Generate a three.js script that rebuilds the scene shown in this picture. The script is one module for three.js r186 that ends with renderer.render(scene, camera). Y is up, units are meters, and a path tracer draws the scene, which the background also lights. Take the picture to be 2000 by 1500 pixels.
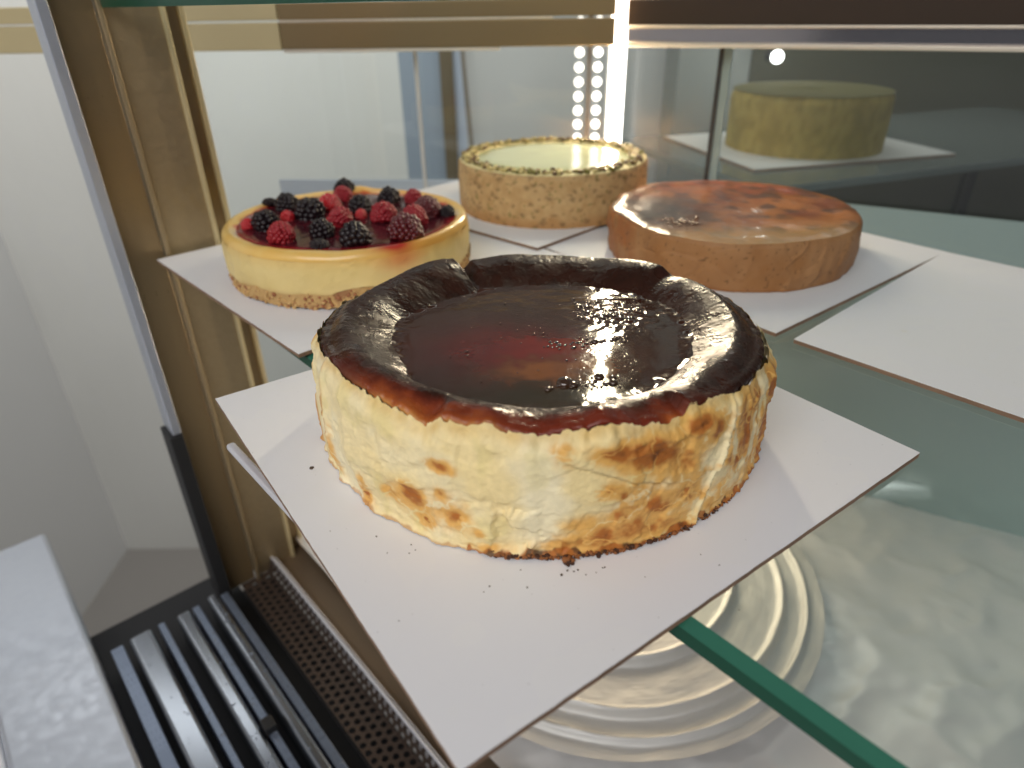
import * as THREE from 'three';
import { mergeGeometries, mergeVertices } from 'three/addons/utils/BufferGeometryUtils.js';
import { RoundedBoxGeometry } from 'three/addons/geometries/RoundedBoxGeometry.js';
import { RectAreaLightUniformsLib } from 'three/addons/lights/RectAreaLightUniformsLib.js';

// ------------------------------------------------------------------ camera, light, exposure
const scene = new THREE.Scene();
const camera = new THREE.PerspectiveCamera(59.65, 4 / 3, 0.01, 60);
camera.rotation.order = 'YXZ';
camera.position.set(0, 0.2206, 0);
camera.rotation.set(-0.51886, 0, -0.01759);
camera.focus = 0.375;
camera.userData.fStop = 6;
const renderer = new THREE.WebGLRenderer({ antialias: true });
renderer.setSize(1024, 768);
renderer.toneMapping = THREE.LinearToneMapping;
renderer.toneMappingExposure = 1;
renderer.shadowMap.enabled = true;
RectAreaLightUniformsLib.init();
scene.background = new THREE.Color().setRGB(0.10, 0.104, 0.112);

const PANEL = [-0.75, 1.62, 1.35];
const LED = { x: 0.150, z: -1.000, y0: -0.42, y1: 0.50 };
function areaLight(name, color, intensity, w, h, pos, at) {
  const l = new THREE.RectAreaLight(color, intensity, w, h);
  l.name = name; l.position.set(...pos); l.lookAt(...at); scene.add(l);
  return l;
}
// corner strip of the case, plus added fills for the room wall and the cake fronts (bodies below)
areaLight('led_strip_light', new THREE.Color().setRGB(1, 0.80, 0.55), 100, 0.020, 0.86, [LED.x - 0.002, 0.04, LED.z + 0.0135], [LED.x - 0.17, 0.04, LED.z + 1]);
areaLight('wall_fill_light', new THREE.Color().setRGB(1, 1, 0.97), 5.2, 2.6, 0.2, [-0.35, 0.80, -1.28], [-0.35, -0.25, -1.95]);
areaLight('front_fill_light', new THREE.Color().setRGB(1, 0.975, 0.975), 3.8, 2.6, 1.3, PANEL, [0.0, 0, -0.4]);

// ------------------------------------------------------------------ helpers
function rng(seed) { let s = seed >>> 0; return () => { s = (s + 0x6D2B79F5) | 0; let t = Math.imul(s ^ (s >>> 15), 1 | s); t = (t + Math.imul(t ^ (t >>> 7), 61 | t)) ^ t; return ((t ^ (t >>> 14)) >>> 0) / 4294967296; }; }
function h3(x, y, z) { let h = Math.imul(x, 374761393) ^ Math.imul(y, 668265263) ^ Math.imul(z, 2147483647 - 1274126177); h = Math.imul(h ^ (h >>> 13), 1274126177); return ((h ^ (h >>> 16)) >>> 0) / 4294967296; }
function noise(x, y, z = 0) {
  const X = Math.floor(x), Y = Math.floor(y), Z = Math.floor(z);
  let u = x - X, v = y - Y, w = z - Z;
  u = u * u * (3 - 2 * u); v = v * v * (3 - 2 * v); w = w * w * (3 - 2 * w);
  const L = (a, b, t) => a + (b - a) * t;
  return L(L(L(h3(X, Y, Z), h3(X + 1, Y, Z), u), L(h3(X, Y + 1, Z), h3(X + 1, Y + 1, Z), u), v), L(L(h3(X, Y, Z + 1), h3(X + 1, Y, Z + 1), u), L(h3(X, Y + 1, Z + 1), h3(X + 1, Y + 1, Z + 1), u), v), w);
}
function fbm(x, y, z = 0, o = 4) { let s = 0, a = 0.5, n = 0; for (let i = 0; i < o; i++) { s += a * noise(x, y, z + i * 7.3); n += a; a *= 0.5; x = x * 2.03 + 1.7; y = y * 2.03 + 3.1; z *= 2.03; } return s / n; }
const clamp = (x, a = 0, b = 1) => Math.min(b, Math.max(a, x));
const sm = (a, b, x) => { const t = clamp((x - a) / (b - a)); return t * t * (3 - 2 * t); };
const lerp = (a, b, t) => a + (b - a) * t;
const mix3 = (a, b, t) => [lerp(a[0], b[0], t), lerp(a[1], b[1], t), lerp(a[2], b[2], t)];
const gauss = (d) => Math.exp(-d * d);
const dAng = (a, b) => { let d = (a - b) % 360; if (d > 180) d -= 360; if (d < -180) d += 360; return d; };
// periodic table of [degrees, value], smoothly interpolated
function ring(table) {
  const t = table.map(([a, v]) => [((a % 360) + 360) % 360, v]).sort((p, q) => p[0] - q[0]);
  return (deg) => {
    const a = ((deg % 360) + 360) % 360, n = t.length;
    let i = 0; while (i < n && t[i][0] <= a) i++;
    const p = t[(i + n - 1) % n], q = t[i % n];
    const span = ((q[0] - p[0]) + 360) % 360 || 360, k = (((a - p[0]) + 360) % 360) / span;
    return lerp(p[1], q[1], k * k * (3 - 2 * k));
  };
}
const M = (o) => new THREE.MeshStandardMaterial({ side: THREE.DoubleSide, ...o });
const P = (o) => new THREE.MeshPhysicalMaterial({ side: THREE.DoubleSide, ...o });
const C = (r, g, b) => new THREE.Color().setRGB(r, g, b);
const used = {};
function numbered(n) { const k = used[n] = (used[n] ?? -1) + 1; return k ? n + '_' + String(k).padStart(3, '0') : n; }
function thing(name, label, category, pos = [0, 0, 0], turn = 0, group) {
  const o = new THREE.Group(); o.name = numbered(name); o.position.set(...pos); o.rotation.y = turn; o.updateMatrixWorld();
  o.userData = { label, category }; if (group) o.userData.group = group;
  scene.add(o); return o;
}
function mesh(name, geo, mat, parent) {
  const m = new THREE.Mesh(geo, mat); m.name = name; m.castShadow = m.receiveShadow = true; parent.add(m); return m;
}
// geometry given in world metres, hung under a parent
function part(parent, name, geo, mat, label) {
  let root = parent; root.updateWorldMatrix(true, false);
  geo.applyMatrix4(root.matrixWorld.clone().invert());
  const m = mesh(name, geo, mat, parent); if (label) m.userData.label = label; return m;
}
function box(w, h, d, x, y, z, turn = 0, r = 0) {
  const g = r ? new RoundedBoxGeometry(w, h, d, 2, r) : new THREE.BoxGeometry(w, h, d);
  if (turn) g.rotateY(turn); g.translate(x, y, z); return g;
}
function tex(w, h, f, srgb = false) {
  const d = new Uint8Array(w * h * 4);
  for (let j = 0; j < h; j++) for (let i = 0; i < w; i++) { const c = f((i + 0.5) / w, (j + 0.5) / h), o = (j * w + i) * 4; for (let k = 0; k < 3; k++) { let v = c.length ? c[k] : c; if (srgb) v = v <= 0.0031308 ? v * 12.92 : 1.055 * Math.pow(v, 1 / 2.4) - 0.055; d[o + k] = clamp(Math.round(v * 255), 0, 255); } d[o + 3] = 255; }
  const t = new THREE.DataTexture(d, w, h); t.wrapS = t.wrapT = THREE.RepeatWrapping; t.magFilter = THREE.LinearFilter; t.minFilter = THREE.LinearMipmapLinearFilter;
  if (srgb) t.colorSpace = THREE.SRGBColorSpace; t.needsUpdate = true; return t;
}
// grid surface f(i/n, j/m) -> {p:[x,y,z], c:[r,g,b]?}; closed in u when wrap
function grid(n, m, f, wrap = true) {
  const pos = [], col = [], uv = [], idx = [];
  for (let j = 0; j <= m; j++) for (let i = 0; i <= n; i++) { const r = f(i / n, j / m); pos.push(...r.p); if (r.c) col.push(...r.c); uv.push(r.uv ? r.uv[0] : i / n, r.uv ? r.uv[1] : j / m); }
  for (let j = 0; j < m; j++) for (let i = 0; i < n; i++) { const a = j * (n + 1) + i, b = a + 1, c = a + n + 1, d = c + 1; idx.push(a, c, b, b, c, d); }
  const g = new THREE.BufferGeometry();
  g.setAttribute('position', new THREE.Float32BufferAttribute(pos, 3)); g.setAttribute('uv', new THREE.Float32BufferAttribute(uv, 2));
  if (col.length) g.setAttribute('color', new THREE.Float32BufferAttribute(col, 3));
  g.setIndex(idx); g.computeVertexNormals();
  if (wrap) { const nn = g.attributes.normal; for (let j = 0; j <= m; j++) { const a = j * (n + 1), b = a + n; const x = nn.getX(a) + nn.getX(b), y = nn.getY(a) + nn.getY(b), z = nn.getZ(a) + nn.getZ(b), l = Math.hypot(x, y, z) || 1; nn.setXYZ(a, x / l, y / l, z / l); nn.setXYZ(b, x / l, y / l, z / l); } }
  return g;
}
function blob(rad, det, seed, amp) {
  let g = new THREE.IcosahedronGeometry(rad, det); g.deleteAttribute('uv'); g.deleteAttribute('normal'); g = mergeVertices(g, 1e-6);
  const p = g.attributes.position;
  for (let i = 0; i < p.count; i++) { const x = p.getX(i), y = p.getY(i), z = p.getZ(i), k = 1 + amp * (2 * noise(x / rad * 1.3 + seed, y / rad * 1.3, z / rad * 1.3) - 1); p.setXYZ(i, x * k, y * k, z * k); }
  g.computeVertexNormals(); return g;
}

// frame of the case: u runs along the case, w across it
const A = [0.06823, -0.19081], D = [-0.65872, -0.75239], N = [0.75239, -0.65872], TURN = 0.7192;
const uw = (u, w, y) => [A[0] + u * D[0] + w * N[0], y, A[1] + u * D[1] + w * N[1]];
// box given by ranges of u, w and y, in world metres
function ubox(u0, u1, w0, w1, y0, y1, r = 0) {
  const c = uw((u0 + u1) / 2, (w0 + w1) / 2, (y0 + y1) / 2);
  return box(w1 - w0, y1 - y0, u1 - u0, c[0], c[1], c[2], TURN, r);
}

// ------------------------------------------------------------------ materials shared by the case
const brushed = tex(256, 256, (u, v) => 0.35 + 0.3 * fbm(u * 4, v * 90, 2, 3) + 0.15 * fbm(u * 40, v * 40, 9, 2));
brushed.repeat.set(3, 3);
const warmSteel = M({ color: C(0.42, 0.33, 0.20), metalness: 0.85, roughness: 0.9, roughnessMap: brushed, name: 'warm brushed steel' });  // plain steel; the warm reflected light is put into its colour
const warmSteelDark = M({ color: C(0.31, 0.225, 0.12), metalness: 0.7, roughness: 0.6, roughnessMap: brushed });  // darker steel with the same warm reflection tinted in
const steel = M({ color: C(0.62, 0.66, 0.74), metalness: 0.9, roughness: 0.75, roughnessMap: brushed });
const steelBlue = M({ color: C(0.18, 0.22, 0.30), metalness: 0.6, roughness: 0.55, roughnessMap: brushed });
const steelShiny = M({ color: C(0.32, 0.35, 0.40), metalness: 0.95, roughness: 0.22 });
const steelDark = M({ color: C(0.03, 0.03, 0.033), metalness: 0.6, roughness: 0.55 });
const rubber = M({ color: C(0.012, 0.012, 0.013), roughness: 0.6 });
const glass = P({ color: C(0.93, 0.97, 0.96), transmission: 1, thickness: 0, roughness: 0.0, ior: 1.5, metalness: 0 });
const hazyGlass = P({ color: C(0.88, 0.93, 0.92), transmission: 1, thickness: 0, roughness: 0.30, ior: 1.5 });
const smear = tex(512, 512, (u, v) => 0.02 + 0.5 * sm(0.56, 0.75, fbm(u * 9, v * 14, 3, 4)) * fbm(u * 60, v * 20, 6, 3) + 0.3 * sm(0.86, 0.92, noise(u * 130, v * 130, 3)));
const shelfGlass = P({ roughnessMap: smear, color: C(0.90, 0.965, 0.945), transmission: 1, thickness: 0, roughness: 0.42, ior: 1.5 });
const greenEdge = P({ color: C(0.006, 0.062, 0.034), roughness: 0.3, specularIntensity: 0.35 });
const greenBevel = P({ color: C(0.035, 0.15, 0.10), roughness: 0.15, clearcoat: 0.2 });
const lampGlow = M({ color: C(1, 1, 1), emissive: C(1, 0.96, 0.88), emissiveIntensity: 5 });

// ------------------------------------------------------------------ setting: room beyond the glass
function struct(name, geo, mat) { const m = mesh(numbered(name), geo, mat, scene); m.userData = { kind: 'structure' }; return m; }
const plaster = M({ color: C(1, 1, 1), roughness: 0.9, map: tex(512, 512, (u, v) => { const n = 0.70 + 0.10 * (fbm(u * 7, v * 7, 3, 4) - 0.5) - 0.05 * sm(0.6, 0.75, fbm(u * 14, v * 5, 8, 3)); return [n, n, n - 0.035]; }, true) });
const ZR = -1.95, dR = 1.70, px = (p) => (p - 1000) / 1308 * dR;
{
  struct('room_wall', box(px(782) + 3.2, 3.6, 0.1, (px(782) - 3.2) / 2, 0.2, ZR - 0.05), plaster);
  struct('room_wall_right', box(4 - px(914), 3.6, 0.1, (px(914) + 4) / 2, 0.2, ZR - 0.052), M({ color: C(0.52, 0.52, 0.50), roughness: 0.9 }));
  struct('added_dark_wall', box(7, 1.62, 0.14, 0.4, 1.21, ZR - 0.02), M({ color: C(0.07, 0.05, 0.04), roughness: 0.8 }));  // unseen dark band added so the glossy tops mirror something dim
  struct('side_wall', box(0.1, 3.6, 4.0, -1.55, 0.2, -0.3), M({ color: C(0.82, 0.82, 0.81), roughness: 0.9 }));
  struct('floor', box(7, 0.1, 5, 0.4, -1.65, -0.6), M({ color: C(0.35, 0.33, 0.31), roughness: 0.5 }));
  const d = thing('door', 'blue-grey door with a dark wooden post, blurred behind the far glass', 'door', [px(830), -1.6, ZR]);
  part(d, 'door_panel', box(px(866) - px(782), 3.2, 0.04, px(824), 0, ZR - 0.018), M({ color: C(0.27, 0.32, 0.38), roughness: 0.6 }));
  part(d, 'door_post', box(px(892) - px(866), 3.2, 0.06, px(879), 0, ZR - 0.01), M({ color: C(0.13, 0.10, 0.055), roughness: 0.6 }));
  part(d, 'trim', box(px(914) - px(892), 3.2, 0.03, px(903), 0, ZR - 0.022), M({ color: C(0.50, 0.56, 0.66), roughness: 0.6 }));
  const cb = new THREE.TubeGeometry(new THREE.CatmullRomCurve3([[910, 1.2], [911, 0.3], [914, 0.12], [921, -0.05], [929, -0.2], [930, -0.6]].map(([p, y]) => new THREE.Vector3(px(p), y, ZR + 0.05))), 40, 0.006, 8);
  const hc = mesh('hanging_cord', cb, M({ color: C(0.22, 0.19, 0.15), roughness: 0.7 }), scene); hc.userData = { label: 'thin grey-brown cord hanging beside the blurred door post behind the glass', category: 'cord' };
  const cab = thing('dark_cabinet', 'dark olive cabinet standing in the room behind the right-hand glass', 'cabinet', [1.6, -1.6, -1.75]);
  part(cab, 'cabinet_front', box(1.9, 3.0, 0.12, 0.55 + 0.95, 0.0, -1.72), M({ color: C(0.055, 0.055, 0.036), roughness: 0.55 }));
  part(cab, 'side_panel', box(0.16, 3.0, 0.14, 0.465, 0.0, -1.72), M({ color: C(0.20, 0.215, 0.20), roughness: 0.6 }));
}

// ------------------------------------------------------------------ the display case
const cw0 = [-0.62, -1.09], cw1 = [0.165, -1.022], cw2 = [1.02, -0.545];   // foot of the glass walls, left to right
const CASE = thing('display_case', 'glazed pastry display case with warm-tinted steel posts, perforated grille and door tracks', 'display case', uw(0.2, 0.25, -0.50), 0);
function wallQuad(a, b, y0, y1) { const g = new THREE.PlaneGeometry(Math.hypot(b[0] - a[0], b[1] - a[1]), y1 - y0); g.rotateY(-Math.atan2(b[1] - a[1], b[0] - a[0])); g.translate((a[0] + b[0]) / 2, (y0 + y1) / 2, (a[1] + b[1]) / 2); return g; }
function wallBox(a, b, t0, t1, y0, y1, off, th, r = 0) {   // bar along a wall, set off into the case
  const L = Math.hypot(b[0] - a[0], b[1] - a[1]), dx = (b[0] - a[0]) / L, dz = (b[1] - a[1]) / L, c = (t0 + t1) / 2, nx = -dz, nz = dx;
  return box(t1 - t0, y1 - y0, th, a[0] + dx * c + nx * off, (y0 + y1) / 2, a[1] + dz * c + nz * off, -Math.atan2(dz, dx), r);
}
const L1 = Math.hypot(cw1[0] - cw0[0], cw1[1] - cw0[1]), L2 = Math.hypot(cw2[0] - cw1[0], cw2[1] - cw1[1]);
{
  part(CASE, 'glass_pane', wallQuad(cw0, cw1, -0.5, 0.70), glass, 'end glass left of the corner lamp');
  part(CASE, 'glass_pane', wallQuad(cw1, cw2, -0.5, 0.70), hazyGlass, 'side glass right of the corner lamp');
  part(CASE, 'base_panel', wallBox(cw0, cw1, 0.27, L1 - 0.03, -0.46, -0.012, 0.012, 0.006), M({ color: C(0.50, 0.56, 0.62), roughness: 0.45, metalness: 0.2 }), 'blue-grey lower panel of the far end');
  part(CASE, 'base_panel', wallBox(cw1, cw2, 0.02, L2, -0.46, -0.012, 0.012, 0.006), M({ color: C(0.30, 0.38, 0.36), roughness: 0.4, metalness: 0.2 }), 'grey-green lower panel of the side');
  // rails of the upper shelf
  const cover = M({ color: C(0.62, 0.52, 0.30), metalness: 0.4, roughness: 0.45 });  // pale metal; on the left rail it paints in a bright reflection
  const tE = 0.325;
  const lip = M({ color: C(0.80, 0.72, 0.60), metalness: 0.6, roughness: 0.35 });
  part(CASE, 'rail_reflection', wallBox(cw0, cw1, -0.1, tE, 0.168, 0.2015, 0.045, 0.02, 0.0015), cover, 'bright reflection painted in cover of the left rail');
  part(CASE, 'rail_reflection', wallBox(cw0, cw1, -0.1, tE, 0.2035, 0.224, 0.043, 0.02, 0.0015), cover);
  part(CASE, 'shelf_rail', wallBox(cw0, cw1, tE + 0.0005, L1 - 0.02, 0.169, 0.2010, 0.045, 0.019, 0.0015), warmSteelDark);
  part(CASE, 'shelf_rail', wallBox(cw0, cw1, tE + 0.0005, L1 - 0.02, 0.2035, 0.224, 0.043, 0.019, 0.0015), warmSteelDark);
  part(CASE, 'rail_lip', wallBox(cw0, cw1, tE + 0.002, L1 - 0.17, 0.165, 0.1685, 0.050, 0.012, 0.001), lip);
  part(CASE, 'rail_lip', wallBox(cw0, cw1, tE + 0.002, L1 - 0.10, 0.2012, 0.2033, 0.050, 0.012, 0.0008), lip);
  part(CASE, 'shelf_rail', wallBox(cw1, cw2, 0.012, L2, 0.1915, 0.221, 0.03, 0.018, 0.0015), M({ color: C(0.05, 0.033, 0.022), metalness: 0.4, roughness: 0.35 }));
  part(CASE, 'shelf_rail', wallBox(cw1, cw2, 0.012, L2, 0.172, 0.189, 0.028, 0.014, 0.0015), M({ color: C(0.45, 0.43, 0.45), metalness: 0.95, roughness: 0.12 }));
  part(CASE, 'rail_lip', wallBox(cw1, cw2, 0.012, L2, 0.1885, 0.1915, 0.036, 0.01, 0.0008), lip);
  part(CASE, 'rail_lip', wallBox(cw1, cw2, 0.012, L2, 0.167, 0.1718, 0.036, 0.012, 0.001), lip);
  // glass joint right of the corner
  part(CASE, 'glass_joint', wallBox(cw1, cw2, 0.128, 0.1335, -0.45, 0.168, 0.006, 0.006), rubber);
  part(CASE, 'joint_trim', wallBox(cw1, cw2, 0.134, 0.1445, -0.45, 0.168, 0.006, 0.004), M({ color: C(0.20, 0.26, 0.26), roughness: 0.3 }));
  part(CASE, 'retainer_rod', new THREE.CylinderGeometry(0.0032, 0.0032, 0.62, 10).translate(-0.126, -0.14, -1.03), M({ color: C(0.62, 0.62, 0.60), metalness: 0.3, roughness: 0.5 }));
  // service-side jamb
  part(CASE, 'jamb', ubox(0.640, 0.66, -0.001, 0.052, -0.46, 0.5, 0.001), warmSteel, 'steel jamb tinted with its warm reflection at the far end of the service side');
  part(CASE, 'jamb', ubox(0.655, 0.675, 0.0521, 0.074, -0.46, 0.5, 0.001), warmSteelDark);
  part(CASE, 'jamb_lip', ubox(0.636, 0.641, 0.0490, 0.0535, -0.46, 0.5, 0.001), cover);
  part(CASE, 'jamb_lip', ubox(0.650, 0.656, 0.0690, 0.0745, -0.46, 0.5, 0.001), cover);
  part(CASE, 'jamb_lip', ubox(0.632, 0.637, -0.0040, 0.0005, -0.46, 0.5, 0.001), warmSteel);
  part(CASE, 'jamb', ubox(0.640, 0.66, -0.040, -0.0045, -0.46, 0.5, 0.001), warmSteelDark);
  part(CASE, 'door_gasket', ubox(0.625, 0.66, -0.055, -0.0405, -0.46, -0.20, 0.001), rubber);
  part(CASE, 'jamb_lip', ubox(0.628, 0.66, -0.050, -0.0405, -0.1995, 0.5, 0.001), steel);
  // pale rail under the shelf edge
  part(CASE, 'shelf_support', ubox(0.15, 0.300, -0.0795, -0.0735, -0.034, -0.029, 0.002), M({ color: C(0.62, 0.62, 0.66), metalness: 0.2, roughness: 0.4 }));
  // base deck
  part(CASE, 'deck', ubox(-0.5, 0.70, 0.0245, 0.62, -0.475, -0.455), M({ color: C(0.16, 0.115, 0.075), metalness: 0.5, roughness: 0.5 }));
  part(CASE, 'track_bed', ubox(-0.5, 0.70, -0.20, -0.0240, -0.50, -0.475), steelDark);
  // perforated air grille: flat strip and folded flank, holes cut through
  const pitch = 0.0112, hr = 0.0036, u0 = -0.06, u1 = 0.64;
  function perforated(width, rows, margin, thick) {
    const s = new THREE.Shape([[u0, 0], [u1, 0], [u1, width], [u0, width]].map((q) => new THREE.Vector2(...q)));
    for (let r = 0; r < rows; r++) for (let u = u0 + 0.01 + (r % 2) * pitch / 2; u < u1 - 0.012; u += pitch) {
      const h = new THREE.Path(); h.absarc(u, margin + r * pitch * 0.87, hr, 0, Math.PI * 2, true); h.curves[0].getPoints; s.holes.push(h);
    }
    return new THREE.ExtrudeGeometry(s, { depth: thick, bevelEnabled: false, curveSegments: 10 });
  }
  // shape x = u, shape y = across; turned so that +x follows u and +y follows w (tilted by lift)
  function lay(g, w, y, lift) {
    const ex = new THREE.Vector3(D[0], 0, D[1]), ey = new THREE.Vector3(N[0] * Math.cos(lift), Math.sin(lift), N[1] * Math.cos(lift)), ez = ex.clone().cross(ey);
    const o = uw(0, w, y); g.applyMatrix4(new THREE.Matrix4().makeBasis(ex, ey, ez).setPosition(...o)); return g;
  }
  const grilleM = M({ color: C(0.085, 0.062, 0.050), metalness: 0.5, roughness: 0.42 });
  const gr = part(CASE, 'air_grille', lay(perforated(0.0375, 4, 0.0048, 0.001), -0.0243, -0.46, 0), grilleM);
  part(gr, 'folded_flank', lay(perforated(0.0215, 2, 0.006, 0.001), 0.0133, -0.46, 1.15), grilleM);
  part(gr, 'grille_backing', ubox(u0, u1, -0.0243, 0.020, -0.4735, -0.471), rubber);
  part(gr, 'light_backing', lay(box(u1 - u0, 0.02, 0.001, (u0 + u1) / 2, 0.011, 0.007), 0.0133, -0.46, 1.15), M({ color: C(0.75, 0.74, 0.76), roughness: 0.6 }));  // pale strip put in for the light behind the flank holes
  part(gr, 'rim', ubox(u0, u1, 0.0215, 0.0247, -0.4425, -0.439, 0.0008), M({ color: C(0.62, 0.64, 0.72), metalness: 0.4, roughness: 0.4 }));  // lit edge of the grille fold, painted as a pale bar
  // sliding door tracks
  const T = [[-0.0560, -0.0465, -0.44, 0], [-0.0720, -0.0595, -0.432, 1], [-0.0910, -0.0825, -0.438, 0], [-0.1105, -0.0945, -0.436, 1], [-0.1320, -0.1245, -0.436, 0], [-0.165, -0.140, -0.434, 1], [-0.186, -0.172, -0.438, 0]];
  for (const [w0, w1, y, round] of T) {
    const g = ubox(-0.5, 0.62, w0, w1, -0.475, y, round ? 0.0042 : 0.0012);
    part(CASE, 'door_track', g, round ? steelShiny : steelBlue);
  }
  { const r = rng(21), gs = []; for (let i = 0; i < 170; i++) { const [w0, w1, y] = T[Math.floor(r() * 6)], e = 0.0007 + 0.0018 * r() * r(), g = new THREE.SphereGeometry(e, 8, 6); g.scale(1, 0.55, 1); g.translate(...uw(0.1 + 0.5 * r(), lerp(w0 + 0.001, w1 - 0.001, r()), y + 0.0001)); gs.push(g); }
    part(CASE, 'water_drop', mergeGeometries(gs), P({ color: C(0.16, 0.19, 0.24), roughness: 0.05, clearcoat: 1 })).userData.kind = 'stuff'; }
  part(CASE, 'track_clip', ubox(0.392, 0.408, -0.0935, -0.0815, -0.45, -0.428, 0.0015), rubber);
  part(CASE, 'outer_sill', ubox(-0.6, 0.9, -0.30, -0.20, -0.50, -0.43, 0.006), steel);
}
{
  const t = thing('worktop', 'pale laminate worktop beside the door tracks of the case', 'worktop', uw(0.2, -0.5, -0.46));
  part(t, 'top', ubox(-0.9, 0.9, -1.1, -0.302, -0.47, -0.44, 0.004), M({ color: C(0.80, 0.80, 0.80), roughness: 0.45 }));
  part(t, 'cupboard', ubox(-0.88, 0.88, -1.08, -0.32, -1.6, -0.4705), M({ color: C(0.7, 0.7, 0.7), roughness: 0.6 }));
}
// shelves
const UPY = 0.2314;
function shelf(name, label, y, ua, ub, wa, wb) {
  const t = thing(name, label, 'glass shelf', uw((ua + ub) / 2, wa, y), TURN);
  const g = new THREE.PlaneGeometry(ub - ua, wb - wa - 0.0065); g.rotateX(-Math.PI / 2); g.rotateY(Math.PI / 2 + TURN);
  const c = uw((ua + ub) / 2, (wa + wb) / 2 + 0.003, y - 0.0005); g.translate(...c);
  part(t, 'pane', g, shelfGlass);
  // chamfered front edge, green as thick glass seen edge on
  const s = new THREE.Shape([[0, 0], [0, -0.0058], [0.0065, -0.0058], [0.0065, 0.0], [0.0045, 0.0]].map((q) => new THREE.Vector2(q[0], q[1])));
  const L = ub - ua;
  const face = ubox(ua, ub, wa, wa + 0.0055, y - 0.0100, y - 0.0026); part(t, 'polished_edge', face, greenEdge);
  const bev = new THREE.PlaneGeometry(L, 0.0058); bev.rotateX(-Math.PI / 2); bev.rotateZ(0); bev.rotateY(Math.PI / 2);
  bev.rotateY(0);
  const q = [uw(ua, wa - 0.0001, y - 0.0024), uw(ub, wa - 0.0001, y - 0.0024), uw(ua, wa + 0.0062, y), uw(ub, wa + 0.0062, y)];
  const b = new THREE.BufferGeometry(); b.setAttribute('position', new THREE.Float32BufferAttribute(q.flat(), 3)); b.setAttribute('uv', new THREE.Float32BufferAttribute([0, 0, 1, 0, 0, 1, 1, 1], 2)); b.setIndex([0, 2, 1, 1, 2, 3]); b.computeVertexNormals();
  part(t, 'chamfer', b, greenBevel);
  return t;
}
shelf('glass_shelf', 'clear glass shelf with dark green edge carrying the cakes', -0.0036, -0.75, 0.69, 0, 0.575);
shelf('glass_shelf', 'upper green-edged glass shelf above the steel rails', UPY, -0.2, 0.72, 0, 0.575);

// ------------------------------------------------------------------ lamps
{
  const t = thing('led_lamp', 'glowing vertical LED strip in the corner behind the pistachio cake', 'lamp', [LED.x, LED.y0, LED.z]);
  const h = LED.y1 - LED.y0, y = (LED.y0 + LED.y1) / 2;
  part(t, 'channel', box(0.025, h, 0.012, LED.x, y, LED.z - 0.007, 0, 0.002), M({ color: C(0.7, 0.7, 0.68), metalness: 0.5, roughness: 0.4 }));
  part(t, 'diffuser', box(0.022, h - 0.01, 0.010, LED.x, y, LED.z + 0.003, 0, 0.004), lampGlow);
  part(t, 'reflection_strip', box(0.007, h, 0.002, LED.x - 0.0375, y, LED.z - 0.004), M({ color: C(0.14, 0.13, 0.12), roughness: 0.5 }));
  const bg = new THREE.SphereGeometry(0.0062, 12, 8), bm = M({ color: C(1, 1, 1), emissive: C(1, 0.95, 0.86), emissiveIntensity: 2.2 });  // glowing dots standing in for reflections of the strip in the double glazing
  for (const dx of [-0.0515, -0.0265]) for (let k = 0; k < 17; k++) { const m = mesh('led_reflection', bg, bm, t); m.position.set(dx, 0.325 + 0.0182 * k, 0); }
}
{
  const w = thing('wall_fill', 'long added glow panel brightening the room wall behind the case, out of view', 'lamp', [-0.35, 0.80, -1.28]);  // unseen panel added to lift the wall behind the glass
  const mw = new THREE.Matrix4().lookAt(new THREE.Vector3(-0.35, 0.80, -1.28), new THREE.Vector3(-0.35, -0.25, -1.95), new THREE.Vector3(0, 1, 0));
  part(w, 'fill_face', box(2.6, 0.2, 0.02, 0, 0, 0.012, 0, 0.004).applyMatrix4(mw).translate(-0.35, 0.80, -1.28), M({ color: C(1, 1, 1), emissive: C(1, 1, 0.97), emissiveIntensity: 1 }));
  part(w, 'housing', box(2.64, 0.24, 0.04, 0, 0, 0.043, 0, 0.004).applyMatrix4(mw).translate(-0.35, 0.80, -1.28), steelDark);
  const c = thing('front_fill', 'broad added fill panel lighting the cakes from the camera side, out of view', 'lamp', PANEL);  // unseen panel added to light the cake fronts and boards
  const m4 = new THREE.Matrix4().lookAt(new THREE.Vector3(...PANEL), new THREE.Vector3(0, 0, -0.4), new THREE.Vector3(0, 1, 0));
  part(c, 'panel', box(2.6, 1.3, 0.02, 0, 0, 0.014, 0, 0.005).applyMatrix4(m4).translate(...PANEL), M({ color: C(1, 1, 1), emissive: C(1, 0.98, 0.96), emissiveIntensity: 1 }));
  part(c, 'frame', box(2.66, 1.36, 0.03, 0, 0, 0.041, 0, 0.005).applyMatrix4(m4).translate(...PANEL), steel);
  const s = thing('spot_lamp', 'small bright round spot lamp glowing in the dark upper right behind the glass', 'lamp', [0.548, 0.115, -1.50]);
  part(s, 'bulb', new THREE.SphereGeometry(0.012, 16, 12).translate(0.548, 0.115, -1.50), M({ color: C(1, 1, 1), emissive: C(1, 0.98, 0.95), emissiveIntensity: 8 }));
  part(s, 'socket', new THREE.CylinderGeometry(0.008, 0.012, 0.03, 14).rotateX(Math.PI / 2).translate(0.548, 0.115, -1.525), steelDark);
  const pl = new THREE.PointLight(C(1, 0.97, 0.92), 0.05, 0); pl.name = 'spot_lamp_light'; pl.position.set(0.548, 0.115, -1.50); pl.castShadow = true; scene.add(pl);
}

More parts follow.
